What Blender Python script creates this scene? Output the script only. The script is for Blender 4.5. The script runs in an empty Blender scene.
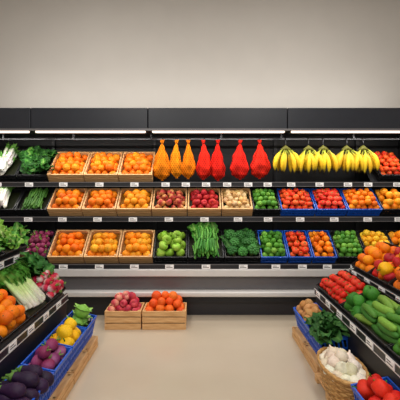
import bpy, math, random, bmesh
import numpy as np
from mathutils import Matrix, Vector, Euler
rng=random.Random(7)
PI=math.pi
scene=bpy.context.scene
scene.view_settings.view_transform='Standard'
scene.view_settings.look='None'
col_root=scene.collection

def L(h):
    h=h.lstrip('#'); o=[]
    for i in (0,2,4):
        c=int(h[i:i+2],16)/255
        o.append(c/12.92 if c<=0.04045 else ((c+0.055)/1.055)**2.4)
    return np.array(o)

# ------------------------------------------------------------ materials
def newmat(name):
    m=bpy.data.materials.new(name); m.use_nodes=True
    nt=m.node_tree; b=nt.nodes['Principled BSDF']
    return m,nt,b
def plain(name,hexc,rough=0.5,metal=0.0,noise=0.06,scale=12,bump=0.0,emis=0,spec=0.5):
    m,nt,b=newmat(name); c=L(hexc)
    n=nt.nodes.new('ShaderNodeTexNoise'); n.inputs['Scale'].default_value=scale; n.inputs['Detail'].default_value=4
    tc=nt.nodes.new('ShaderNodeTexCoord'); nt.links.new(tc.outputs['Object'],n.inputs['Vector'])
    r=nt.nodes.new('ShaderNodeValToRGB')
    r.color_ramp.elements[0].color=(*(c*(1-noise)),1); r.color_ramp.elements[1].color=(*np.minimum(c*(1+noise),1),1)
    r.color_ramp.elements[0].position=.3; r.color_ramp.elements[1].position=.7
    nt.links.new(n.outputs['Fac'],r.inputs['Fac']); nt.links.new(r.outputs['Color'],b.inputs['Base Color'])
    b.inputs['Roughness'].default_value=rough; b.inputs['Metallic'].default_value=metal
    b.inputs['Specular IOR Level'].default_value=spec
    if bump:
        bp=nt.nodes.new('ShaderNodeBump'); bp.inputs['Strength'].default_value=bump; bp.inputs['Distance'].default_value=.01
        nt.links.new(n.outputs['Fac'],bp.inputs['Height']); nt.links.new(bp.outputs['Normal'],b.inputs['Normal'])
    if emis:
        b.inputs['Emission Color'].default_value=(*c,1); b.inputs['Emission Strength'].default_value=emis
    return m
def vcol(name,rough,scale,bump,spec=.5,net=False):
    m,nt,b=newmat(name)
    a=nt.nodes.new('ShaderNodeAttribute'); a.attribute_name='Col'
    tc=nt.nodes.new('ShaderNodeTexCoord')
    n=nt.nodes.new('ShaderNodeTexNoise'); n.inputs['Scale'].default_value=scale; n.inputs['Detail'].default_value=3
    nt.links.new(tc.outputs['Object'],n.inputs['Vector'])
    mr=nt.nodes.new('ShaderNodeMapRange'); mr.inputs['To Min'].default_value=.72; mr.inputs['To Max'].default_value=1.14
    nt.links.new(n.outputs['Fac'],mr.inputs['Value'])
    mx=nt.nodes.new('ShaderNodeVectorMath'); mx.operation='SCALE'
    nt.links.new(a.outputs['Color'],mx.inputs[0]); nt.links.new(mr.outputs['Result'],mx.inputs['Scale'])
    nt.links.new(mx.outputs['Vector'],b.inputs['Base Color'])
    b.inputs['Roughness'].default_value=rough; b.inputs['Specular IOR Level'].default_value=spec
    bp=nt.nodes.new('ShaderNodeBump'); bp.inputs['Strength'].default_value=bump; bp.inputs['Distance'].default_value=.004
    if net:
        mp=nt.nodes.new('ShaderNodeSeparateXYZ'); nt.links.new(tc.outputs['Object'],mp.inputs['Vector'])
        def lat(op):
            s=nt.nodes.new('ShaderNodeMath'); s.operation=op
            nt.links.new(mp.outputs['X'],s.inputs[0])
            h=nt.nodes.new('ShaderNodeMath'); h.operation='MULTIPLY'; h.inputs[1].default_value=.6
            nt.links.new(mp.outputs['Z'],h.inputs[0]); nt.links.new(h.outputs[0],s.inputs[1])
            k=nt.nodes.new('ShaderNodeMath'); k.operation='MULTIPLY'; k.inputs[1].default_value=210
            nt.links.new(s.outputs[0],k.inputs[0])
            q=nt.nodes.new('ShaderNodeMath'); q.operation='SINE'; nt.links.new(k.outputs[0],q.inputs[0]); return q
        q1,q2=lat('ADD'),lat('SUBTRACT')
        mm=nt.nodes.new('ShaderNodeMath'); mm.operation='MAXIMUM'
        nt.links.new(q1.outputs[0],mm.inputs[0]); nt.links.new(q2.outputs[0],mm.inputs[1])
        m2=nt.nodes.new('ShaderNodeMapRange'); m2.inputs['From Min'].default_value=-1; m2.inputs['To Min'].default_value=.4; m2.inputs['To Max'].default_value=1.0
        nt.links.new(mm.outputs[0],m2.inputs['Value'])
        m3=nt.nodes.new('ShaderNodeVectorMath'); m3.operation='SCALE'
        nt.links.new(mx.outputs['Vector'],m3.inputs[0]); nt.links.new(m2.outputs['Result'],m3.inputs['Scale'])
        nt.links.new(m3.outputs['Vector'],b.inputs['Base Color'])
        nt.links.new(mm.outputs[0],bp.inputs['Height'])
    else: nt.links.new(n.outputs['Fac'],bp.inputs['Height'])
    nt.links.new(bp.outputs['Normal'],b.inputs['Normal'])
    return m
M_SKIN=vcol('produce_skin',.55,70,.5,.28)
M_LEAF=vcol('produce_leaf',.6,40,.3,.25)
M_NET=vcol('net_bag',.85,60,.5,.1,net=True)
def woodmat(name,c1,c2):
    m,nt,b=newmat(name)
    tc=nt.nodes.new('ShaderNodeTexCoord'); mp=nt.nodes.new('ShaderNodeMapping'); mp.inputs['Scale'].default_value=(3,20,40)
    n=nt.nodes.new('ShaderNodeTexNoise'); n.inputs['Scale'].default_value=2.2; n.inputs['Detail'].default_value=6
    r=nt.nodes.new('ShaderNodeValToRGB')
    r.color_ramp.elements[0].color=(*L(c1),1); r.color_ramp.elements[1].color=(*L(c2),1)
    r.color_ramp.elements[0].position=.3; r.color_ramp.elements[1].position=.7
    nt.links.new(tc.outputs['Object'],mp.inputs['Vector']); nt.links.new(mp.outputs['Vector'],n.inputs['Vector'])
    nt.links.new(n.outputs['Fac'],r.inputs['Fac']); nt.links.new(r.outputs['Color'],b.inputs['Base Color'])
    bp=nt.nodes.new('ShaderNodeBump'); bp.inputs['Strength'].default_value=.2; bp.inputs['Distance'].default_value=.003
    nt.links.new(n.outputs['Fac'],bp.inputs['Height']); nt.links.new(bp.outputs['Normal'],b.inputs['Normal'])
    b.inputs['Roughness'].default_value=.6
    return m
M_WOOD=woodmat('pale_wood','#c28d54','#e8bc84')
M_BLUE=plain('blue_plastic','#1656c4',.35,noise=.08)
M_BLACK=plain('black_plastic','#17181b',.4)
M_TRAY=plain('dark_tray','#1c1d20',.45)
M_CANOPY=plain('canopy_charcoal','#1c2029',.4)
M_DARK=plain('cabinet_dark','#17181d',.5)
M_BACKP=plain('cabinet_back','#0e0f13',.6)
M_STEEL=plain('brushed_steel','#dddbd9',.35,metal=.2,noise=.03)
M_GREY=plain('cabinet_grey','#6e6c6e',.4,metal=.3,noise=.03)
M_KICK=plain('kick_plate','#26252a',.4)
M_RAIL=plain('rail_black','#202126',.35)
M_WHITE=plain('tag_white','#ffffff',.5,noise=.0)
M_INK=plain('tag_ink','#505054',.6)
M_LAMP=plain('lamp_tube','#ffe9da',.5,noise=0.01,emis=1.6)
M_WIRE=plain('hook_wire','#3b3b3e',.3,metal=.8)
M_WICKER=woodmat('wicker','#9a6a34','#d3a766')

# ------------------------------------------------------------ mesh builder
class MB:
    def __init__(s): s.V=[];s.Q=[];s.T=[];s.C=[];s.mq=[];s.mt=[];s.sq=[];s.st=[];s.n=0
    def add(s,t,M=None,mat=0,cm=None,smooth=True):
        V,Q,T,C=t
        if M is not None:
            A=np.array(M); V=V@A[:3,:3].T+A[:3,3]
        if cm is not None: C=np.clip(C*cm,0,1)
        s.V.append(V);s.C.append(C)
        if len(Q): s.Q.append(Q+s.n); s.mq.append(np.full(len(Q),mat)); s.sq.append(np.full(len(Q),smooth))
        if len(T): s.T.append(T+s.n); s.mt.append(np.full(len(T),mat)); s.st.append(np.full(len(T),smooth))
        s.n+=len(V)
    def box(s,x0,x1,y0,y1,z0,z1,mat=0,M=None,col=(.5,.5,.5)):
        V=np.array([(x,y,z) for z in (z0,z1) for y in (y0,y1) for x in (x0,x1)],float)
        Q=np.array([(0,2,3,1),(4,5,7,6),(0,1,5,4),(2,6,7,3),(0,4,6,2),(1,3,7,5)])
        s.add((V,Q,np.zeros((0,3),int),np.tile(np.array(col,float),(8,1))),M,mat,smooth=False)
    def build(s,name,mats,parent=None,M=None,bevel=0):
        me=bpy.data.meshes.new(name)
        V=np.concatenate(s.V); C=np.concatenate(s.C)
        Q=np.concatenate(s.Q) if s.Q else np.zeros((0,4),int)
        T=np.concatenate(s.T) if s.T else np.zeros((0,3),int)
        me.vertices.add(len(V)); me.vertices.foreach_set('co',V.ravel().astype(np.float32))
        loops=np.concatenate([Q.ravel(),T.ravel()]).astype(np.int32)
        me.loops.add(len(loops)); me.loops.foreach_set('vertex_index',loops)
        npoly=len(Q)+len(T); me.polygons.add(npoly)
        st=np.concatenate([np.arange(len(Q))*4, len(Q)*4+np.arange(len(T))*3]).astype(np.int32)
        me.polygons.foreach_set('loop_start',st)
        e=[np.zeros(0)]
        me.polygons.foreach_set('material_index',np.concatenate(e+s.mq+s.mt).astype(np.int32))
        me.polygons.foreach_set('use_smooth',np.concatenate(e+s.sq+s.st).astype(bool))
        ca=me.color_attributes.new('Col','FLOAT_COLOR','POINT')
        ca.data.foreach_set('color',np.concatenate([C,np.ones((len(C),1))],1).ravel().astype(np.float32))
        me.update(calc_edges=True); me.validate()
        for m in mats: me.materials.append(m)
        o=bpy.data.objects.new(name,me); col_root.objects.link(o)
        if M is not None: o.matrix_world=M
        if parent: o.parent=parent
        if bevel:
            b=o.modifiers.new('bevel','BEVEL'); b.width=bevel; b.segments=2; b.limit_method='ANGLE'
        return o
def empty(name,M=None):
    o=bpy.data.objects.new(name,None); o.empty_display_size=.1; col_root.objects.link(o)
    if M is not None: o.matrix_world=M
    return o

# ------------------------------------------------------------ templates
def sweep(path,rad,cols,n=9,lobes=0,la=0.,flat=1.,cf=None):
    P=np.array(path,float); m=len(P); rad=np.array(rad,float)
    C=np.array(cols,float)
    if C.ndim==1: C=np.tile(C,(m,1))
    V=[P[0]];K=[C[0]]
    th=np.arange(n)*2*PI/n
    for i in range(1,m-1):
        t=P[i+1]-P[i-1]; t/=np.linalg.norm(t)+1e-9
        ref=np.array([0,1.,0]); sd=np.cross(ref,t)
        if np.linalg.norm(sd)<.1: sd=np.cross(np.array([1.,0,0]),t)
        sd/=np.linalg.norm(sd); up=np.cross(t,sd)
        r=rad[i]*(1+la*np.cos(lobes*th))
        V+=list(P[i]+np.outer(r*np.cos(th),sd)+np.outer(r*flat*np.sin(th),up))
        for a in th: K.append(cf(a,i/(m-1),C[i]) if cf else C[i])
    V.append(P[-1]);K.append(C[-1])
    Q=[];T=[]
    for j in range(n): T.append((0,1+(j+1)%n,1+j))
    for i in range(m-3):
        a=1+i*n;b=a+n
        for j in range(n): Q.append((a+j,a+(j+1)%n,b+(j+1)%n,b+j))
    a=1+(m-3)*n; e=len(V)-1
    for j in range(n): T.append((a+j,a+(j+1)%n,e))
    return np.array(V),np.array(Q).reshape(-1,4),np.array(T).reshape(-1,3),np.array(K)
def merge(ts):
    b=MB()
    for t in ts: b.add(t)
    return (np.concatenate(b.V),np.concatenate(b.Q) if b.Q else np.zeros((0,4),int),
            np.concatenate(b.T) if b.T else np.zeros((0,3),int),np.concatenate(b.C))
def xf(t,M):
    A=np.array(M); return (t[0]@A[:3,:3].T+A[:3,3],t[1],t[2],t[3])
def ball(c,n=11,m=9,sq=1.,dim=0.,dimb=0.,lobes=0,la=0.,c2=None,cf=None,bulge=0.):
    ph=np.linspace(0,PI,m); z=-np.cos(ph)*sq; r=np.sin(ph)*(1+bulge*(-np.cos(ph)))
    z=z-dim*np.exp(-((PI-ph)/.45)**2)+dimb*np.exp(-(ph/.4)**2)
    c=np.array(c,float); C=np.tile(c,(m,1))
    if c2 is not None:
        for i in range(m):
            k=np.clip((z[i]/sq+.25)/.6+.2,0,1); C[i]=c*k+np.array(c2)*(1-k)
    return sweep([(0,0,a) for a in z],r,C,n,lobes,la,cf=cf)
def stem(z,l,r,c,bx=.1):
    return sweep([(0,0,z),(0,0,z+.01),(bx*.4,0,z+l*.6),(bx,0,z+l),(bx,0,z+l+.01)],[0,r,r*.8,r,0],c,5)
def disc_star(z,R,c,k=5):
    V=[(0,0,z)];T=[]
    for i in range(k):
        a=2*PI*i/k; b=a+PI/k
        V.append((R*math.cos(a),R*math.sin(a),z-.08*R)); V.append((R*.3*math.cos(b),R*.3*math.sin(b),z))
    n=2*k
    for i in range(n): T.append((0,1+i,1+(i+1)%n))
    return np.array(V),np.zeros((0,4),int),np.array(T),np.tile(np.array(c,float),(len(V),1))
def rcolf(cA,cB,k=3,ph=0):
    def f(a,u,c):
        w=.5+.5*math.sin(k*a+ph+u*2); return np.array(cA)*w+np.array(cB)*(1-w)
    return f
G1=L('#3f7a22');G2=L('#2c5a1a');G3=L('#7fae3a');BR=L('#6b4a25')
def t_orange(h='#f88408'): 
    return merge([ball(L(h),13,10,sq=.95,dim=.05),disc_star(.92,.14,L('#5a6a20'))])
def t_apple(a,b,ph=0):
    return merge([ball(L(a),12,11,sq=.9,dim=.28,dimb=.14,bulge=.12,cf=rcolf(L(a),L(b),2,ph)),stem(.6,.4,.05,BR)])
def t_tomato(h='#dd2a12'):
    return merge([ball(L(h),12,9,sq=.82,dim=.12,lobes=5,la=.02),disc_star(.76,.42,G1,6),stem(.72,.2,.06,G1)])
def t_pepper(h):
    return merge([ball(L(h),16,10,sq=1.15,dim=.28,dimb=.15,lobes=4,la=.09,bulge=.15),stem(.85,.5,.1,G1,.15)])
def t_squash(h):
    return merge([ball(L(h),24,10,sq=.78,dim=.22,dimb=.1,lobes=8,la=.06),stem(.5,.45,.13,L('#7a8a3a'),.12)])
def t_eggplant(h='#23102e'):
    zs=[-1.9,-1.85,-1.5,-1.0,-.4,.2,.8,1.3,1.6,1.65]; rs=[0,.35,.75,.95,.95,.8,.6,.5,.4,0]
    body=sweep([(.08*z*z,0,z) for z in zs],rs,L(h),12)
    cap=sweep([(.17,0,1.2),(.17,0,1.22),(.2,0,1.5),(.22,0,1.72),(.25,0,2.1),(.25,0,2.11)],[0,.56,.48,.2,.12,0],L('#5f8a3a'),9,4,.1)
    return merge([body,cap])
def t_cuke(h='#2f6a22',k=4.,w=1.,bend=.12):
    zs=[-1,-.97,-.8,-.4,0,.4,.8,.97,1]; rs=[0,.45,.88,1,1.02,1,.85,.4,0]
    return sweep([(bend*k*z*z,0,z*k) for z in zs],[r*w for r in rs],L(h),8,4,.04)
def t_root(h,h2,leafy=True,sq=1.):
    ts=[ball(L(h),10,9,sq=sq,c2=L(h2)),
        sweep([(0,0,-sq*.95),(0,0,-sq*1.0),(.1,0,-sq*1.4),(.2,0,-sq*1.8)],[0,.13,.05,0],L(h2),5)]
    if leafy:
        for i in range(3):
            a=i*2.1; ts.append(sweep([(0,0,sq*.9),(.05*math.cos(a),.05*math.sin(a),sq),(.3*math.cos(a),.3*math.sin(a),sq*1.5),(.4*math.cos(a),.4*math.sin(a),sq*1.7)],[0,.1,.08,0],L('#7da545'),5))
    return merge(ts)
def t_blob(h,sx=1.25,s=1):
    t=ball(L(h),10,8); V=t[0].copy(); r=random.Random(s)
    a,b,c=[r.uniform(0,6) for _ in range(3)]
    f=1+.1*np.sin(2.3*V[:,0]+a)+.1*np.sin(2.7*V[:,1]+b)+.08*np.sin(3*V[:,2]+c)
    V=V*f[:,None]; V[:,0]*=sx; V[:,2]*=.85
    return V,t[1],t[2],t[3]
def t_onion(h): 
    zs=[-.85,-.8,-.5,0,.45,.8,1.05,1.35,1.4]; rs=[0,.3,.82,1,.85,.45,.16,.1,0]
    return sweep([(0,0,z) for z in zs],rs,L(h),11)
def t_leaf(h,hm,Ln=1.,W=.35,ruf=.08,curl=.5,seed=0,nu=8,nv=6):
    r=random.Random(seed); p=r.uniform(0,6); V=[];C=[];Q=[]
    for i in range(nu+1):
        u=i/nu
        w=W*(math.sin(PI*min(1,(u*.93+.04))**.8))
        for j in range(nv+1):
            v=-1+2*j/nv
            z=curl*Ln*(u*u)*-.6+.25*Ln*u + ruf*abs(v)*math.sin(14*u+p+3*np.sign(v)) + .25*w*v*v
            V.append((v*w*(1+.12*math.sin(17*u+p)),u*Ln,z))
            k=max(0,1-abs(v)*2.2); C.append(L(hm)*k+L(h)*(1-k)*(0.8+.3*abs(v)))
    for i in range(nu):
        for j in range(nv):
            a=i*(nv+1)+j; Q.append((a,a+1,a+nv+2,a+nv+1))
    return np.array(V),np.array(Q),np.zeros((0,3),int),np.array(C)
def t_leek():
    zs=np.linspace(-1,1,9); w=L('#f6f6ea'); g=L('#6ea642')
    C=[w*(1-k)+g*k for k in np.clip((zs-.1)*1.1,0,1)]
    st=sweep([(0,0,z*4) for z in zs],[0,.6,.55,.5,.48,.5,.6,.6,0],C,7)
    ts=[st]
    for i in range(4):
        lf=t_leaf('#4f8d30','#7fb34d',3.6,.55,.15,.4,i)
        ts.append(xf(lf,Matrix.Translation((0,0,2.4))@Matrix.Rotation(i*1.57,4,'Z')@Matrix.Rotation(1.3,4,'X')))
    return merge(ts)
def t_cabbage(h='#8fbf5a',h2='#c5dd9a'):
    ts=[ball(L(h),12,9,sq=.85)]
    for i in range(6):
        lf=t_leaf(h,h2,1.5,.75,.08,.9,i)
        ts.append(xf(lf,Matrix.Rotation(i*1.05,4,'Z')@Matrix.Translation((0,.35,-.55))@Matrix.Rotation(1.1,4,'X')))
    return merge(ts)
def t_broc(h='#2f6a2c'):
    r=random.Random(3)
    ts=[sweep([(0,0,-1.2),(0,0,-1.18),(0,0,0),(0,0,.3)],[0,.35,.4,0],L('#8fb55a'),7)]
    for i in range(26):
        a=i*2.4; e=math.acos(1-i/26*1.0)
        ts.append(xf(ball(L(h)*r.uniform(.8,1.25),6,5),Matrix.Translation((.8*math.cos(a)*math.sin(e),.8*math.sin(a)*math.sin(e),.1+.6*math.cos(e)))@Matrix.Scale(.28,4)))
    return merge(ts)
def t_bean(h): return t_cuke(h,6.,.8,.18)

TP={
 'orange':[t_orange('#f98608'),t_orange('#f07004'),t_orange('#fc9410'),t_orange('#f77c06')],
 'yorange':[t_orange('#fb9d14'),t_orange('#f9aa20'),t_orange('#f88c0a')],
 'lemon':[t_orange('#f6c52a'),t_orange('#f3b01c')],
 'tomato':[t_tomato('#e0301a'),t_tomato('#d42412'),t_tomato('#e8452a')],
 'otomato':[t_tomato('#ee5a20'),t_tomato('#e8481a'),t_tomato('#dc3416')],
 'redorange':[t_orange('#f4641a'),t_orange('#ee5516'),t_orange('#f67420')],
 'redapple':[t_apple('#b41420','#c83a2c'),t_apple('#a81226','#c23030',2)],
 'pinkapple':[t_apple('#c42440','#d8606a'),t_apple('#a81a3a','#d84a50',2),t_apple('#c83448','#e89a80',3)],
 'mixapple':[t_apple('#b02430','#dca05a'),t_apple('#a81e30','#d07048',2)],
 'greenapple':[t_apple('#86b830','#a8cc50'),t_apple('#78aa28','#98c240',1)],
 'lime':[t_orange('#4f8f28'),t_orange('#3f7d20'),t_orange('#6fa838')],
 'potato':[t_blob('#dcb272',1.2,1),t_blob('#d2a565',1.25,2),t_blob('#e4c08a',1.15,3)],
 'bpotato':[t_blob('#b98048',1.2,1),t_blob('#c48f56',1.25,2)],
 'redpepper':[t_pepper('#cf1c12'),t_pepper('#dd3018')],
 'yellowpepper':[t_pepper('#f6c316'),t_pepper('#f2b20c')],
 'greenpepper':[t_pepper('#2f7020'),t_pepper('#3d8428')],
 'orangepepper':[t_pepper('#ee6c12'),t_pepper('#f07e14')],
 'squash':[t_squash('#ee7a1a'),t_squash('#e8661a'),t_squash('#f29a30')],
 'eggplant':[t_eggplant('#23122e'),t_eggplant('#2c1438')],
 'cuke':[t_cuke('#2f6a22'),t_cuke('#3a7a28')],
 'zuke':[t_cuke('#4f8a30',3.8,1.),t_cuke('#7aa53e',3.8,1.),t_cuke('#3a7426',4,.9)],
 'bean':[t_bean('#4a9030'),t_bean('#63a440'),t_bean('#357824')],
 'asparagus':[t_bean('#4a7d2a'),t_bean('#3c6a24')],
 'carrot':[t_cuke('#ee7414',4,.9,.03)],
 'beet':[t_root('#7a1f44','#5a1430'),t_root('#862a50','#611a3c')],
 'radish':[t_root('#c4203c','#f0dcd8'),t_root('#b81c40','#e8d0cc')],
 'turnip':[t_root('#7c2a60','#b06a94',True,.9),t_root('#8a2c58','#a85080',True,.9)],
 'whiteonion':[t_onion('#f0e8d4'),t_onion('#e8dcc0')],
 'leek':[t_leek()],
 'cabbage':[t_cabbage(),t_cabbage('#7cb04a','#b8d68a')],
 'broccoli':[t_broc(),t_broc('#3c7a34')],
 'darkleaf':[t_leaf('#235c1c','#4f8a3a',1.,.38,.10,.5,i) for i in range(4)],
 'kale':[t_leaf('#2a5a24','#5a8a40',1.,.42,.16,.6,i) for i in range(4)],
 'midleaf':[t_leaf('#3f8428','#86b454',1.,.36,.08,.5,i) for i in range(4)],
 'lettuce':[t_leaf('#76ac38','#c2d88a',1.,.5,.14,.6,i) for i in range(4)],
 'celery':[merge([sweep([(0,0,0),(0,0,.02),(.05,0,1),(.1,0,2),(.1,0,2.05)],[0,.14,.12,.08,0],[L('#f4f5e6'),L('#f4f5e6'),L('#bcd48c'),L('#8cb858'),L('#7aa848')],6)]+
      [xf(t_leaf('#4a8a2c','#86b050',1.,.32,.1,.5,i),Matrix.Translation((.1,0,1.4))@Matrix.Rotation(i*2.1,4,'Z')@Matrix.Rotation(1.0,4,'X')) for i in range(3)])],
}
def jit(c=.1): 
    k=rng.uniform(1-c,1+c*.6); return np.array([k*rng.uniform(.96,1.03),k*rng.uniform(.9,1.06),k*rng.uniform(.95,1.05)])
def fill(mb,W,D,z,r,key,orient='rand',layers=2,mound=.03,sx=1.9,sy=1.9,inset=1.0,mat=0,keys=None,ups=.7):
    ks=keys or [key]
    for l in range(layers):
        ins=r*inset+ l*r*ups
        nx=max(1,int(round((W-2*ins)/(sx*r)))+1) if W>2*ins else 1
        ny=max(1,int(round((D-2*ins)/(sy*r)))+1) if D>2*ins else 1
        for i in range(nx):
            for j in range(ny):
                x=0 if nx==1 else -W/2+ins+(W-2*ins)*i/(nx-1)
                y=D/2 if ny==1 else ins+(D-2*ins)*j/(ny-1)
                x+=rng.uniform(-.22,.22)*r; y+=rng.uniform(-.22,.22)*r
                if nx>1 and j%2: x=x+.35*sx*r*(1 if j%4==1 else -1)
                x=max(-W/2+ins*.95,min(W/2-ins*.95,x))
                m=mound*(1-(2*x/W)**2)*(1-(2*y/D-1)**2)
                zz=z+l*r*1.15+m+rng.uniform(-.2,.2)*r
                if orient=='rand': R=Euler((rng.uniform(-1.2,1.2),rng.uniform(-1.2,1.2),rng.uniform(0,6.3))).to_matrix().to_4x4()
                elif orient=='up': R=Matrix.Rotation(rng.uniform(-.5,.2),4,'X')@Matrix.Rotation(rng.uniform(-.3,.3),4,'Y')@Matrix.Rotation(rng.uniform(0,6.3),4,'Z')
                elif orient=='x': R=Matrix.Rotation(rng.uniform(-.2,.2),4,'Z')@Matrix.Rotation(PI/2+rng.uniform(-.1,.1),4,'Y')@Matrix.Rotation(rng.uniform(0,6.3),4,'Z')
                else: R=Matrix.Rotation(rng.uniform(-.18,.18),4,'Z')@Matrix.Rotation(-PI/2+rng.uniform(-.1,.1),4,'X')@Matrix.Rotation(rng.uniform(0,6.3),4,'Z')
                s=r*rng.uniform(.84,1.12)
                mb.add(rng.choice(TP[rng.choice(ks)]),Matrix.Translation((x,y,zz))@R@Matrix.Scale(s,4),mat,jit(.15))
def leaves(mb,W,D,z,key,n,Ln,up=.5):
    for i in range(n):
        x=rng.uniform(-W/2+Ln*.3,W/2-Ln*.3); y=rng.uniform(Ln*.2,D-Ln*.55)
        a=rng.gauss(0,.9)
        R=Matrix.Rotation(a,4,'Z')@Matrix.Rotation(rng.uniform(0,up),4,'X')@Matrix.Rotation(rng.uniform(-.5,.5),4,'Y')
        mb.add(rng.choice(TP[key]),Matrix.Translation((x,y,z+rng.uniform(-.01,.03)))@R@Matrix.Scale(Ln*rng.uniform(.8,1.15),4),1,jit(.25))

def contents(mb,kind,W,D,h,wood=False):
    w=W-.03
    S={'orange':('orange',.05),'yorange':('yorange',.05),'lemon':('lemon',.042),'tomato':('tomato',.04),'otomato':('otomato',.04),
       'redapple':('redapple',.046),'mixapple':('mixapple',.046),'greenapple':('greenapple',.062),'lime':('lime',.036),'potato':('potato',.036),
       'bpotato':('bpotato',.045),'redpepper':('redpepper',.055),'yellowpepper':('yellowpepper',.055),'greenpepper':('greenpepper',.055),
       'orangepepper':('orangepepper',.055),'beet':('beet',.038),'radish':('radish',.036),'turnip':('turnip',.055),'whiteonion':('whiteonion',.042),
       'cabbage':('cabbage',.08),'broccoli':('broccoli',.068),'orangesmall':('orange',.04),'squash':('squash',.07)}
    sub=MB()
    if kind in S:
        k,r=S[kind]
        o='up' if k in('cabbage','broccoli','tomato','otomato','squash') else 'rand'
        if wood and h<.18: fill(sub,w-.02,D-.045,h-r*1.1,r,k,o,2,.015,1.95,1.85,mat=0,ups=.85)
        else: fill(sub,w,D-.03,h-r*.75,r,k,o,2,.03,1.95,1.85,mat=0)
    elif kind=='heap_redorange': fill(sub,w,D-.03,h-.035,.053,'redorange','rand',3,.045,1.9,1.85)
    elif kind=='heap_pinkapple': fill(sub,w,D-.03,h-.03,.047,'pinkapple','rand',3,.04,1.9,1.85)
    elif kind=='eggplant': fill(sub,w,D-.03,h-.02,.05,'eggplant','y',2,.02,2.0,3.8,1.1)
    elif kind=='cuke': fill(sub,w,D-.03,h-.02,.022,'cuke','x',3,.02,8.4,1.9,1.5); 
    elif kind=='zuke': fill(sub,w,D-.03,h-.02,.032,'zuke','x',3,.02,7.0,2,1.3)
    elif kind=='bean': fill(sub,w,D-.03,h-.02,.014,'bean','y',5,.05,2.2,10,4)
    elif kind=='asparagus': fill(sub,w,D-.03,h-.02,.015,'asparagus','y',3,.02,1.9,9,5)
    elif kind=='carrot': fill(sub,w,D-.03,h-.02,.022,'carrot','y',2,.02,1.9,8,1.5)
    elif kind=='leek': fill(sub,w-.03,D-.06,h-.0,.036,'leek','y',3,.0,1.1,9,3.2,ups=.1)
    elif kind=='darkleaf': leaves(sub,w,D,h-.02,'darkleaf',70,.19); leaves(sub,w,D,h+.01,'midleaf',10,.15)
    elif kind=='kale': leaves(sub,w,D,h-.02,'kale',90,.17,.8)
    elif kind=='lettuce': leaves(sub,w,D,h-.04,'lettuce',70,.12,.7); leaves(sub,w,D,h-.02,'midleaf',20,.12,.6)
    elif kind=='greens': leaves(sub,w,D,h-.02,'midleaf',50,.18,.7); leaves(sub,w,D,h,'lettuce',16,.14,.7)
    elif kind=='beans_leafy': 
        fill(sub,w,D-.03,h-.01,.016,'bean','y',5,.05,2.1,10,4)
        s2=MB(); leaves(s2,w,D*.5,h+.02,'midleaf',14,.13)
        for V in s2.V: V[:,1]+=D*.55
        mergein(sub,s2)
    elif kind=='broccoli_leafy':
        leaves(sub,w,D,h-.03,'darkleaf',30,.16)
        fill(sub,w,D-.03,h-.01,.068,'broccoli','up',1,.03,1.9,1.85)
    elif kind=='celery':
        for i in range(40):
            x=rng.uniform(-w/2+.05,w/2-.05)
            R=Matrix.Rotation(rng.uniform(-.12,.12),4,'Z')@Matrix.Rotation(-PI/2+.12,4,'X')
            sub.add(TP['celery'][0],Matrix.Translation((x,.02+rng.uniform(0,.08),h-.02+rng.uniform(0,.04)))@R@Matrix.Scale(.148,4),1,jit())
    elif kind=='radish_leafy':
        fill(sub,w,D*.6,h-.02,.036,'radish','rand',2,.03); 
        s2=MB(); leaves(s2,w,D*.6,h+.01,'darkleaf',36,.17)
        for V in s2.V: V[:,1]+=D*.4
        mergein(sub,s2)
    elif kind=='mixpep': fill(sub,w,D-.03,h-.03,.052,'', 'rand',2,.03,keys=['redpepper','orangepepper','redapple','yellowpepper'])
    mergein(mb,sub,.015 if not(wood and h<.18) else .022)
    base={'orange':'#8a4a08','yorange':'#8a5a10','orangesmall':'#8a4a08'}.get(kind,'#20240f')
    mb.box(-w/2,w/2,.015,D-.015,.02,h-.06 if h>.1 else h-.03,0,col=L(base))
def mergein(mb,sub,dy=0.):
    off=mb.n
    for V in sub.V:
        V=V.copy(); V[:,1]+=dy; mb.V.append(V)
    mb.C+=sub.C
    mb.Q+=[q+off for q in sub.Q]; mb.T+=[t+off for t in sub.T]
    mb.mq+=sub.mq; mb.mt+=sub.mt; mb.sq+=sub.sq; mb.st+=sub.st; mb.n+=sub.n

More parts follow.
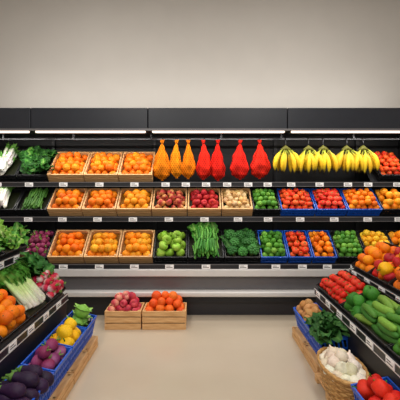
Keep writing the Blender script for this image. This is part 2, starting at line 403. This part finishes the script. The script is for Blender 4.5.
def crate_mesh(kind,W,D,h):
    b=MB(); x0,x1=-W/2,W/2; t=.016
    if kind=='wood':
        b.box(x0,x1,0,D,0,.008)
        k=2 if h<.17 else 3; g=.010; sh=(h-.01-g*(k-1))/k
        for i in range(k):
            z=.008+i*(sh+g)
            b.box(x0,x1,0,t,z,z+sh); b.box(x0,x1,D-t,D,z,z+sh)
            b.box(x0,x0+t,t,D-t,z,z+sh); b.box(x1-t,x1,t,D-t,z,z+sh)
        for xx in (x0+t,x1-t-.022):
            for yy in (t,D-t-.022): b.box(xx,xx+.022,yy,yy+.022,.008,h+.004)
        return b,[M_WOOD],'wooden_crate',.0015
    if kind in('blue','black'):
        b.box(x0+.005,x1-.005,.005,D-.005,0,.008)
        for (z0,z1,o) in ((h-.035,h,0),(0,.03,.004),(h*.42,h*.42+.018,.004)):
            b.box(x0+o,x1-o,o,o+.012,z0,z1); b.box(x0+o,x1-o,D-o-.012,D-o,z0,z1)
            b.box(x0+o,x0+o+.012,.012,D-.012,z0,z1); b.box(x1-o-.012,x1-o,.012,D-.012,z0,z1)
        n=max(4,int(W/.04))
        for i in range(n+1):
            x=x0+.006+(W-.026)*i/n
            b.box(x,x+.014,.005,.013,.01,h-.02); b.box(x,x+.014,D-.013,D-.005,.01,h-.02)
        n=max(4,int(D/.04))
        for i in range(n+1):
            y=.008+(D-.030)*i/n
            b.box(x0+.005,x0+.013,y,y+.014,.01,h-.02); b.box(x1-.013,x1-.005,y,y+.014,.01,h-.02)
        b.box(x0+.014,x1-.014,.015,.018,.01,h-.02) 
        return b,[M_BLUE if kind=='blue' else M_BLACK],kind+'_plastic_crate',.0015
    b.box(x0,x1,0,D,0,.006)
    b.box(x0,x1,0,.006,.006,h); b.box(x0,x1,D-.006,D,.006,h); b.box(x0,x0+.006,.006,D-.006,.006,h); b.box(x1-.006,x1,.006,D-.006,.006,h)
    return b,[M_TRAY],'tray',0
NAMES={'orange':'oranges','yorange':'oranges','orangesmall':'oranges','heap_redorange':'oranges','heap_pinkapple':'pink_apples','lemon':'lemons','tomato':'tomatoes','otomato':'tomatoes','redapple':'red_apples',
 'mixapple':'apples','greenapple':'green_apples','lime':'limes','potato':'potatoes','bpotato':'brown_potatoes','redpepper':'red_peppers','yellowpepper':'yellow_peppers',
 'greenpepper':'green_peppers','orangepepper':'orange_peppers','beet':'beets','radish':'radishes','turnip':'turnips','whiteonion':'white_onions','cabbage':'cabbages','squash':'orange_squash',
 'broccoli':'broccoli','broccoli_leafy':'broccoli','eggplant':'eggplants','cuke':'cucumbers','zuke':'zucchini','bean':'green_beans','asparagus':'asparagus','carrot':'carrots','leek':'leeks','darkleaf':'spinach',
 'kale':'kale','lettuce':'lettuce','greens':'leafy_greens','beans_leafy':'green_beans','celery':'celery','radish_leafy':'radishes','mixpep':'mixed_peppers'}
def crate(M,ck,kind,W,D,h):
    nm=NAMES[kind]
    e=empty(('crate_of_' if ck!='tray' else 'tray_of_')+nm,M)
    b,mats,cn,bv=crate_mesh(ck,W,D,h)
    b.build(cn,mats,e,bevel=bv)
    c=MB(); contents(c,kind,W,D,h,ck=='wood')
    c.build(nm,[M_SKIN,M_LEAF],e)
    return e

# ------------------------------------------------------------ room
def room_box(name,x0,x1,y0,y1,z0,z1,mat):
    b=MB(); b.box(x0,x1,y0,y1,z0,z1); return b.build(name,[mat])
M_WALL=plain('painted_wall','#bfbab3',.85,noise=.02,scale=3,bump=.05)
M_CEIL=plain('ceiling_paint','#b0adaa',.9,noise=.02)
M_FLOOR,nt,b=newmat('polished_floor')
tc=nt.nodes.new('ShaderNodeTexCoord'); n=nt.nodes.new('ShaderNodeTexNoise'); n.inputs['Scale'].default_value=1.5; n.inputs['Detail'].default_value=8
r=nt.nodes.new('ShaderNodeValToRGB'); r.color_ramp.elements[0].color=(*L('#b6a894'),1); r.color_ramp.elements[1].color=(*L('#c4b7a4'),1)
nt.links.new(tc.outputs['Object'],n.inputs['Vector']); nt.links.new(n.outputs['Fac'],r.inputs['Fac']); nt.links.new(r.outputs['Color'],b.inputs['Base Color'])
b.inputs['Roughness'].default_value=.22
room_box('floor',-3.5,3.5,-2.2,5.2,-.1,0,M_FLOOR)
room_box('wall_back',-3.5,3.5,5.1,5.2,0,4.4,M_WALL)
room_box('wall_left',-3.6,-3.5,-2.2,5.2,0,4.4,M_WALL)
room_box('wall_right',3.5,3.6,-2.2,5.2,0,4.4,M_WALL)
room_box('ceiling',-3.6,3.6,-2.2,5.2,4.4,4.5,M_CEIL)

# ------------------------------------------------------------ back display
disp=empty('refrigerated_display_case')
X0,X1=-2.78,2.78
def part(name,boxes,mat,bev=0):
    b=MB()
    for q in boxes: b.box(*q)
    return b.build(name,[mat],disp,bevel=bev)
part('back_panel',[(X0,X1,5.0,5.06,0,2.47)],M_BACKP)
part('end_panels',[(X0-.05,X0,4.22,5.06,0,2.47),(X1,X1+.05,4.22,5.06,0,2.47)],M_DARK)
seams=[-2.0,-.6,1.07]
xs=[X0]+seams+[X1]
part('canopy',[(xs[i]+.004,xs[i+1]-.004,4.3,5.0,2.215,2.475) for i in range(4)],M_CANOPY,.006)
part('canopy_trim',[(X0,X1,4.285,4.3,2.2,2.225)],M_GREY)
part('canopy_lamps',[(xs[i]+.05,xs[i+1]-.03,4.305,4.35,2.178,2.205) for i in range(4)],M_LAMP,.01)
HY=4.62
part('hanging_rail',[(X0,X1,HY,HY+.015,2.13,2.145)],M_WIRE)
part('rail_brackets',[(x-.01,x+.01,HY,HY+.02,2.14,2.215) for x in (-2.5,-1.6,-.6,.3,1.07,2.0,2.6)],M_WIRE)
part('shelf_top',[(X0,X1,4.46,5.0,1.545,1.572)],M_DARK)
part('shelf_middle',[(X0,X1,4.36,5.0,1.125,1.152)],M_DARK)
part('deck_bottom',[(X0,X1,4.22,5.0,.56,.60)],M_DARK)
part('cabinet_body',[(X0,X1,4.26,5.0,.18,.56)],M_GREY)
part('kick_base',[(X0,X1,4.3,5.0,0,.18)],M_KICK)
part('front_ledge',[(X0,X1,4.19,4.26,.485,.572)],M_STEEL,.01)
part('bumper',[(X0,X1,4.17,4.26,.25,.32)],M_STEEL,.02)
part('lower_trim',[(X0,X1,4.235,4.26,.18,.25)],M_DARK)
part('uprights',[(x-.02,x+.02,4.97,5.0,.6,2.2) for x in (-2,-.6,1.07,2.2)],M_DARK)
rails=[(4.445,1.53,1.588),(4.345,1.11,1.168),(4.2,.575,.628)]
b=MB()
for (y,z0,z1) in rails:
    b.box(X0,X1,y,y+.016,z0,z1,0); b.box(X0,X1,y-.004,y,z1-.008,z1,1); b.box(X0,X1,y-.004,y,z0,z0+.006,1)
b.build('price_rails',[M_RAIL,M_GREY],disp)
def tags(b,y,z,xs,w=.1,h=.05):
    for x in xs:
        b.box(x-w/2,x+w/2,y-.006,y,z-h/2,z+h/2,0)
        b.box(x-w*.38,x+w*.1,y-.007,y-.005,z+h*.12,z+h*.25,1)
        b.box(x-w*.38,x+w*.35,y-.007,y-.005,z-h*.22,z-h*.08,1)
tilt=math.radians(42)
b=MB()
for (y,z,D) in ((4.455,1.572,.48),(4.355,1.152,.38),(4.21,.60,.42)):
    segs=[(X0+.03,-.57),(2.2,X1-.03)] if y>4.4 else [(X0+.03,X1-.03)]
    M=Matrix.Translation((0,y+.11,z+.006))@Matrix.Rotation(tilt,4,'X')
    for (u,v) in segs: b.box(u,v,.0,D,-.006,-.0005,0,M)
b.build('sloped_racks',[M_DARK],disp)

def row(y,z,x0,items,D):
    x=x0; c=[]
    for (w,ck,kind) in items:
        h=.13 if ck=='wood' else .12
        M=Matrix.Translation((x+w/2,y+.11,z+.008))@Matrix.Rotation(tilt,4,'X')@Matrix.Translation((0,.004,0.001))
        crate(M,ck,kind,w-.012,D,h)
        c.append(x+w/2); x+=w
    return c
c1=row(4.455,1.572,-2.67,[(.39,'black','leek'),(.39,'black','darkleaf'),(.457,'wood','orange'),(.433,'wood','orange'),(.432,'wood','orange')],.47)
c1b=row(4.455,1.572,2.28,[(.36,'black','otomato')],.47)
c2=row(4.355,1.152,-2.63,[(.383,'black','leek'),(.40,'black','asparagus'),(.422,'wood','orange'),(.425,'wood','orange'),(.43,'wood','yorange'),
   (.437,'wood','mixapple'),(.423,'wood','redapple'),(.385,'wood','potato'),(.34,'black','lime'),(.435,'blue','otomato'),(.386,'blue','tomato'),(.42,'blue','orangesmall'),(.33,'black','yorange')],.375)
c3=row(4.21,.60,-2.6,[(.5,'black','greens'),(.315,'black','beet'),(.43,'wood','orange'),(.41,'wood','yorange'),(.408,'wood','yorange'),
   (.41,'black','greenapple'),(.44,'black','beans_leafy'),(.43,'black','broccoli_leafy'),(.33,'blue','lime'),(.29,'blue','otomato'),(.29,'blue','orangesmall'),(.35,'black','lime'),(.36,'black','lemon'),(.25,'black','yorange')],.415)
b=MB()
tags(b,4.445,1.556,c1+c1b+[-.4,-.15,.1,.36,.62,.86,1.15,1.5,1.85,2.1])
tags(b,4.345,1.136,c2); tags(b,4.2,.6,c3)
b.build('price_tags',[M_WHITE,M_INK],disp)

# hanging net bags
def lerp_prof(u,pts):
    for (a,ra),(b_,rb) in zip(pts,pts[1:]):
        if u<=b_:
            k=(u-a)/(b_-a); k=k*k*(3-2*k); return ra+(rb-ra)*k
    return pts[-1][1]
def net_bag(x,w,hh,hexc,seed,y=HY-.03,ztop=2.125):
    r=random.Random(seed); n=36; m=40
    V=[];C=[];Q=[]
    a,b2=r.uniform(0,6),r.uniform(0,6)
    pk=r.uniform(.66,.74); h=w/2
    pts=[(0,.026),(.05,.020),(.09,.011),(.2,.2*h+.008),(.45,.68*h),(pk,h),(.86,.84*h),(.955,.42*h),(.975,.012),(1.0,.018)]
    skew=r.uniform(-.02,.02)
    for i in range(m+1):
        u=i/m; rr=lerp_prof(u,pts)
        am=min(1,max(0,(u-.3)*2.5))*(1 if u<.93 else .3)
        for j in range(n):
            t=2*PI*j/n
            q=u*5.5
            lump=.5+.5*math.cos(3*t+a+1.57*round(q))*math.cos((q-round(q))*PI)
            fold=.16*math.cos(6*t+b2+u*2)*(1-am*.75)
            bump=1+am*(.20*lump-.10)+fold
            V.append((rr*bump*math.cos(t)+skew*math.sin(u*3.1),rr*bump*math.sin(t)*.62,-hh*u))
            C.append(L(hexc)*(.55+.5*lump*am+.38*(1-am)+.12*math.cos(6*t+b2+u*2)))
    for i in range(m):
        for j in range(n): Q.append((i*n+j,(i+1)*n+j,(i+1)*n+(j+1)%n,i*n+(j+1)%n))
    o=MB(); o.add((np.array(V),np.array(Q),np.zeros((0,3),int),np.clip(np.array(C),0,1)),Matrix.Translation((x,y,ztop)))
    zk=ztop-.085*hh
    o.add(sweep([(x,y,zk-.008),(x,y,zk-.006),(x,y,zk+.006),(x,y,zk+.008)],[0,.017,.017,0],L(hexc)*.4,10))
    o.add(sweep([(x,y,ztop-.03),(x,y,ztop-.02),(x,y,ztop+.02),(x,y+.012,ztop+.036),(x,y+.045,ztop+.036),(x,y+.05,ztop+.035)],[0,.004,.004,.004,.004,0],L('#303030'),6),None,1)
    o.build('net_bag_of_oranges' if seed<4 else 'net_bag_of_tomatoes',[M_NET,M_WIRE])
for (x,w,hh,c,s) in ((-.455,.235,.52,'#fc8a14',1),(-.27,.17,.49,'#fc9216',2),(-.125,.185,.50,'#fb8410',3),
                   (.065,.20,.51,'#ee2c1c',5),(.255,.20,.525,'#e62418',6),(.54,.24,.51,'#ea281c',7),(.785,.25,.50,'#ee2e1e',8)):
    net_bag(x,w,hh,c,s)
# bananas
def banana(a0,Ln,rad,ty):
    n=12; P=[]; x=y=z=0.
    for i in range(n):
        u=i/(n-1); P.append((x,y,z))
        ang=a0*(1.5-2.0*u)
        d=Ln/(n-1); x+=math.sin(ang)*d; z-=math.cos(ang)*d; y+=ty*d*(1.3-2.0*u)
    yel=L('#f3c824');g=L('#98a236');b=L('#3f3015')
    C=[g,g,g*.8+yel*.2,g*.4+yel*.6,yel*.97,yel,yel,yel,yel,yel*.65+g*.35,b,b]
    R=[0,.32,.4,.75,.97,1.03,1.03,.98,.86,.58,.25,0]
    return sweep(P,[q*rad for q in R],C,8,5,.05)
def banana_bunch(x,seed,k=5,W=1.,ztop=2.115,y=HY-.02):
    r=random.Random(seed); o=MB(); z0=ztop-.11
    for rowi in range(3):
        kk=k-(rowi%2)
        for i in range(kk):
            f=(i/(kk-1)-.5)*2
            a0=f*.62*W+r.uniform(-.05,.05)
            if abs(a0)<.2: a0=.22*(1 if (i+rowi)%2 else -1)
            t=banana(a0,r.uniform(.31,.35)-.012*rowi,.0275,(-.55,-.2,.15)[rowi])
            o.add(t,Matrix.Translation((x+f*.042,y-.03+.03*rowi,z0-.006*rowi)),0,jit(.16))
    o.add(sweep([(x-.06,y,z0-.01),(x-.055,y,z0-.01),(x,y,z0+.022),(x+.055,y,z0-.01),(x+.06,y,z0-.01)],[0,.02,.034,.02,0],L('#6b6a2c'),8))
    o.add(sweep([(x,y,z0+.0),(x,y,z0+.01),(x,y,ztop+.02),(x,y+.012,ztop+.046),(x,y+.04,ztop+.046),(x,y+.045,ztop+.045)],[0,.005,.005,.005,.005,0],L('#303030'),6),None,1)
    o.build('banana_bunch',[M_SKIN,M_WIRE])
for x,s,k,W in ((1.12,1,5,.9),(1.41,2,4,.72),(1.60,3,4,.72),(1.90,4,4,.78),(2.11,5,4,.78)): banana_bunch(x,s,k,W)

# ------------------------------------------------------------ floor crates in front
crate(Matrix.Translation((-.81,3.87,0)),'wood','heap_pinkapple',.39,.29,.2)
crate(Matrix.Translation((-.365,3.87,0)),'wood','heap_redorange',.47,.29,.2)

# ------------------------------------------------------------ side stands
def stand(side,xf_,ya,yb,t2,t3,items1,items2,items3):
    ym=(ya+yb)/2; Ln=yb-ya
    M=Matrix.Translation((side*xf_,ym,0))@Matrix.Rotation(-side*PI/2,4,'Z')
    sgn=1 if side<0 else -1
    e=empty('produce_display_stand',M)
    (y2,z2,a2,d2),(y3,z3,a3,d3)=t2,t3
    a2=math.radians(a2);a3=math.radians(a3)
    yend=y3+d3*math.cos(a3); zend=z3+d3*math.sin(a3)
    prof=[(y2,0.0),(y2,z2),(y2+d2*math.cos(a2),z2+d2*math.sin(a2)),(y3,z2+d2*math.sin(a2)),(y3,z3),(yend,zend),(yend+.05,zend),(yend+.05,0.0)]
    n=len(prof); me=bpy.data.meshes.new('stand_body')
    V=[(-Ln/2,p[0],p[1]) for p in prof]+[(Ln/2,p[0],p[1]) for p in prof]
    F=[list(range(n)),list(range(2*n-1,n-1,-1))]+[(i,i+n,(i+1)%n+n,(i+1)%n) for i in range(n)]
    me.from_pydata(V,[],F)
    bm=bmesh.new(); bm.from_mesh(me); bmesh.ops.recalc_face_normals(bm,faces=bm.faces); bm.to_mesh(me); bm.free()
    me.materials.append(M_DARK)
    o=bpy.data.objects.new('stand_body',me); col_root.objects.link(o); o.parent=e
    b=MB()
    for (y,z) in ((y2,z2),(y3,z3)):
        b.box(-Ln/2,Ln/2,y-.016,y,z-.035,z+.03,0); b.box(-Ln/2,Ln/2,y-.02,y-.016,z+.022,z+.03,1); b.box(-Ln/2,Ln/2,y-.02,y-.016,z-.035,z-.03,1)
    b.build('price_rails',[M_RAIL,M_STEEL],e)
    b=MB()
    for (y,z) in ((y2,z2),(y3,z3)):
        k=int(Ln/.27); tags(b,y-.016,z-.003,[-Ln/2+.12+i*.27 for i in range(k)],.1,.05)
    b.build('price_tags',[M_WHITE,M_INK],e)
    def lay(items,y,z,a,d,h):
        Y=yb
        for (w,kind) in items:
            lx=sgn*(Y-w/2-ym)
            crate(M@Matrix.Translation((lx,y,z))@Matrix.Rotation(a,4,'X')@Matrix.Translation((0,h*math.tan(a)*.9,.002)),'tray',kind,w-.01,d-h*math.tan(a)*.9-.01,h)
            Y-=w
    lay(items2,y2,z2,a2,d2,.06); lay(items3,y3,z3,a3,d3,.06)
    Y=yb
    for it in items1:
        w,kind=it
        lx=sgn*(Y-w/2-ym); Y-=w
        if kind=='gap': continue
        b,mats,cn,bv=crate_mesh('wood',w-.015,.285,.095)
        b.box(-(w-.015)/2,(w-.015)/2,0,.285,.093,.099)
        b.build('wooden_base_crate',mats,None,M@Matrix.Translation((lx,-.01,0)),bevel=bv)
        a=math.radians(12)
        crate(M@Matrix.Translation((lx,.04,.101))@Matrix.Rotation(a,4,'X'),'blue',kind,w-.015,.245,.2)
    return M,sgn,ym
stand(-1,.98,1.25,3.5,(.30,.48,42,.50),(.68,.90,38,.5),
   [(.32,'cabbage'),(.36,'yellowpepper'),(.36,'turnip'),(.46,'eggplant'),(.36,'carrot'),(.36,'redpepper')],
   [(.36,'radish_leafy'),(.40,'celery'),(.38,'orange'),(.36,'greenpepper'),(.37,'lemon'),(.37,'tomato')],
   [(.4,'lettuce'),(.4,'greens'),(.4,'lettuce'),(.4,'kale'),(.4,'lettuce')])
Mr,sg,ym=stand(1,.98,1.25,3.72,(.24,.465,27,.38),(.60,.67,35,.46),
   [(.40,'bpotato'),(.40,'kale'),(.60,'gap'),(.42,'redpepper'),(.4,'orangepepper')],
   [(.62,'tomato'),(.30,'greenpepper'),(.48,'zuke'),(.36,'lime'),(.36,'yellowpepper')],
   [(.36,'orange'),(.36,'mixpep'),(.42,'squash'),(.4,'redapple'),(.4,'lemon')])

# basket of white onions on a low pallet
def ring(R,zc,rt,n=48,wig=0.,k=12,ph=0.,m=6):
    V=[];Q=[]
    for i in range(n):
        a=2*PI*i/n; r=R+wig*math.cos(k*a+ph)
        for j in range(m):
            t=2*PI*j/m; V.append(((r+rt*math.cos(t))*math.cos(a),(r+rt*math.cos(t))*math.sin(a),zc+rt*math.sin(t)))
    for i in range(n):
        for j in range(m): Q.append((i*m+j,((i+1)%n)*m+j,((i+1)%n)*m+(j+1)%m,i*m+(j+1)%m))
    return np.array(V),np.array(Q),np.zeros((0,3),int),np.tile(np.array([.5,.4,.2]),(len(V),1))
bx,by=1.05,2.63
b=MB(); 
b.box(bx-.11,bx+.14,by-.28,by+.28,.045,.06)
for yy in (by-.27,by-.03,by+.21): b.box(bx-.11,bx+.14,yy,yy+.06,0,.045)
b.build('wooden_pallet',[M_WOOD],bevel=.002)
be=empty('basket_of_white_onions',Matrix.Translation((bx,by,.062)))
S=Matrix.Diagonal((.66,1.14,1.15,1))
b=MB()
for i in range(9):
    R=.17+.05*(i/8)**.8; b.add(ring(R,.011+i*.0175,.0095,48,.006,12,PI*(i%2)),S)
b.add(ring(.228,.168,.014,48,.003,24),S)
for i in range(24):
    a=2*PI*i/24
    b.add(sweep([(.168*math.cos(a),.168*math.sin(a),0),(.17*math.cos(a),.17*math.sin(a),.005),(.2*math.cos(a),.2*math.sin(a),.08),(.222*math.cos(a),.222*math.sin(a),.165),(.222*math.cos(a),.222*math.sin(a),.17)],[0,.007,.007,.007,0],L('#a07038'),5),S)
b.build('wicker_basket',[M_WICKER],be)
b=MB()
for l,(R,z) in enumerate(((.175,.17),(.11,.22),(.0,.25))):
    k=max(1,int(2*PI*R/.08))
    for i in range(k):
        a=2*PI*i/k+l
        b.add(rng.choice(TP['whiteonion']),Matrix.Translation((R*math.cos(a)*.6,R*math.sin(a)*1.1,z))@Euler((rng.uniform(-.8,.8),rng.uniform(-.8,.8),0)).to_matrix().to_4x4()@Matrix.Scale(.05,4),0,jit(.05))
    if l==0:
        for i in range(6):
            a=i*1.05; b.add(TP['whiteonion'][0],Matrix.Translation((.08*math.cos(a)*.6,.09*math.sin(a),.17))@Matrix.Scale(.05,4),0,jit(.05))
b.build('white_onions',[M_SKIN],be)

# ------------------------------------------------------------ lights
WARM=(1,.955,.90)
def area(name,loc,rot,sx,sy,p,c=WARM):
    l=bpy.data.lights.new(name,'AREA'); l.shape='RECTANGLE'; l.size=sx; l.size_y=sy; l.energy=p; l.color=c
    o=bpy.data.objects.new(name,l); col_root.objects.link(o); o.location=loc; o.rotation_euler=rot
for x in (-1.3,1.3):
    area('ceiling_light',(x,2.6,4.3),(0,0,0),.5,2.2,46)
    area('ceiling_light',(x,-.4,4.1),(math.radians(25),0,0),.5,2.2,74)
for i in range(4):
    w=xs[i+1]-xs[i]
    area('canopy_light',((xs[i]+xs[i+1])/2,4.36,2.185),(math.radians(8),0,0),w-.1,.03,5.5*w)
for (y,z) in ((4.475,1.54),(4.375,1.12)):
    area('shelf_fill_light',(0,y,z),(math.radians(-5),0,0),5.4,.01,5)  # added fill under the shelves to brighten the lower rows; no lamp strip there
area('wall_wash_light',(0,4.6,2.52),(math.radians(180-25),0,0),5.4,.1,15)
w=bpy.data.worlds.new('world'); scene.world=w; w.use_nodes=True
w.node_tree.nodes['Background'].inputs['Color'].default_value=(1,.97,.93,1); w.node_tree.nodes['Background'].inputs['Strength'].default_value=.48

cam=bpy.data.cameras.new('camera'); co=bpy.data.objects.new('camera',cam); col_root.objects.link(co)
co.location=(0,0,1.6); co.rotation_euler=(PI/2,0,0)
cam.lens=32.4; cam.sensor_width=36; cam.shift_x=.005; cam.shift_y=-.0475; cam.clip_start=.05
scene.camera=co
bpy.context.view_layer.update()
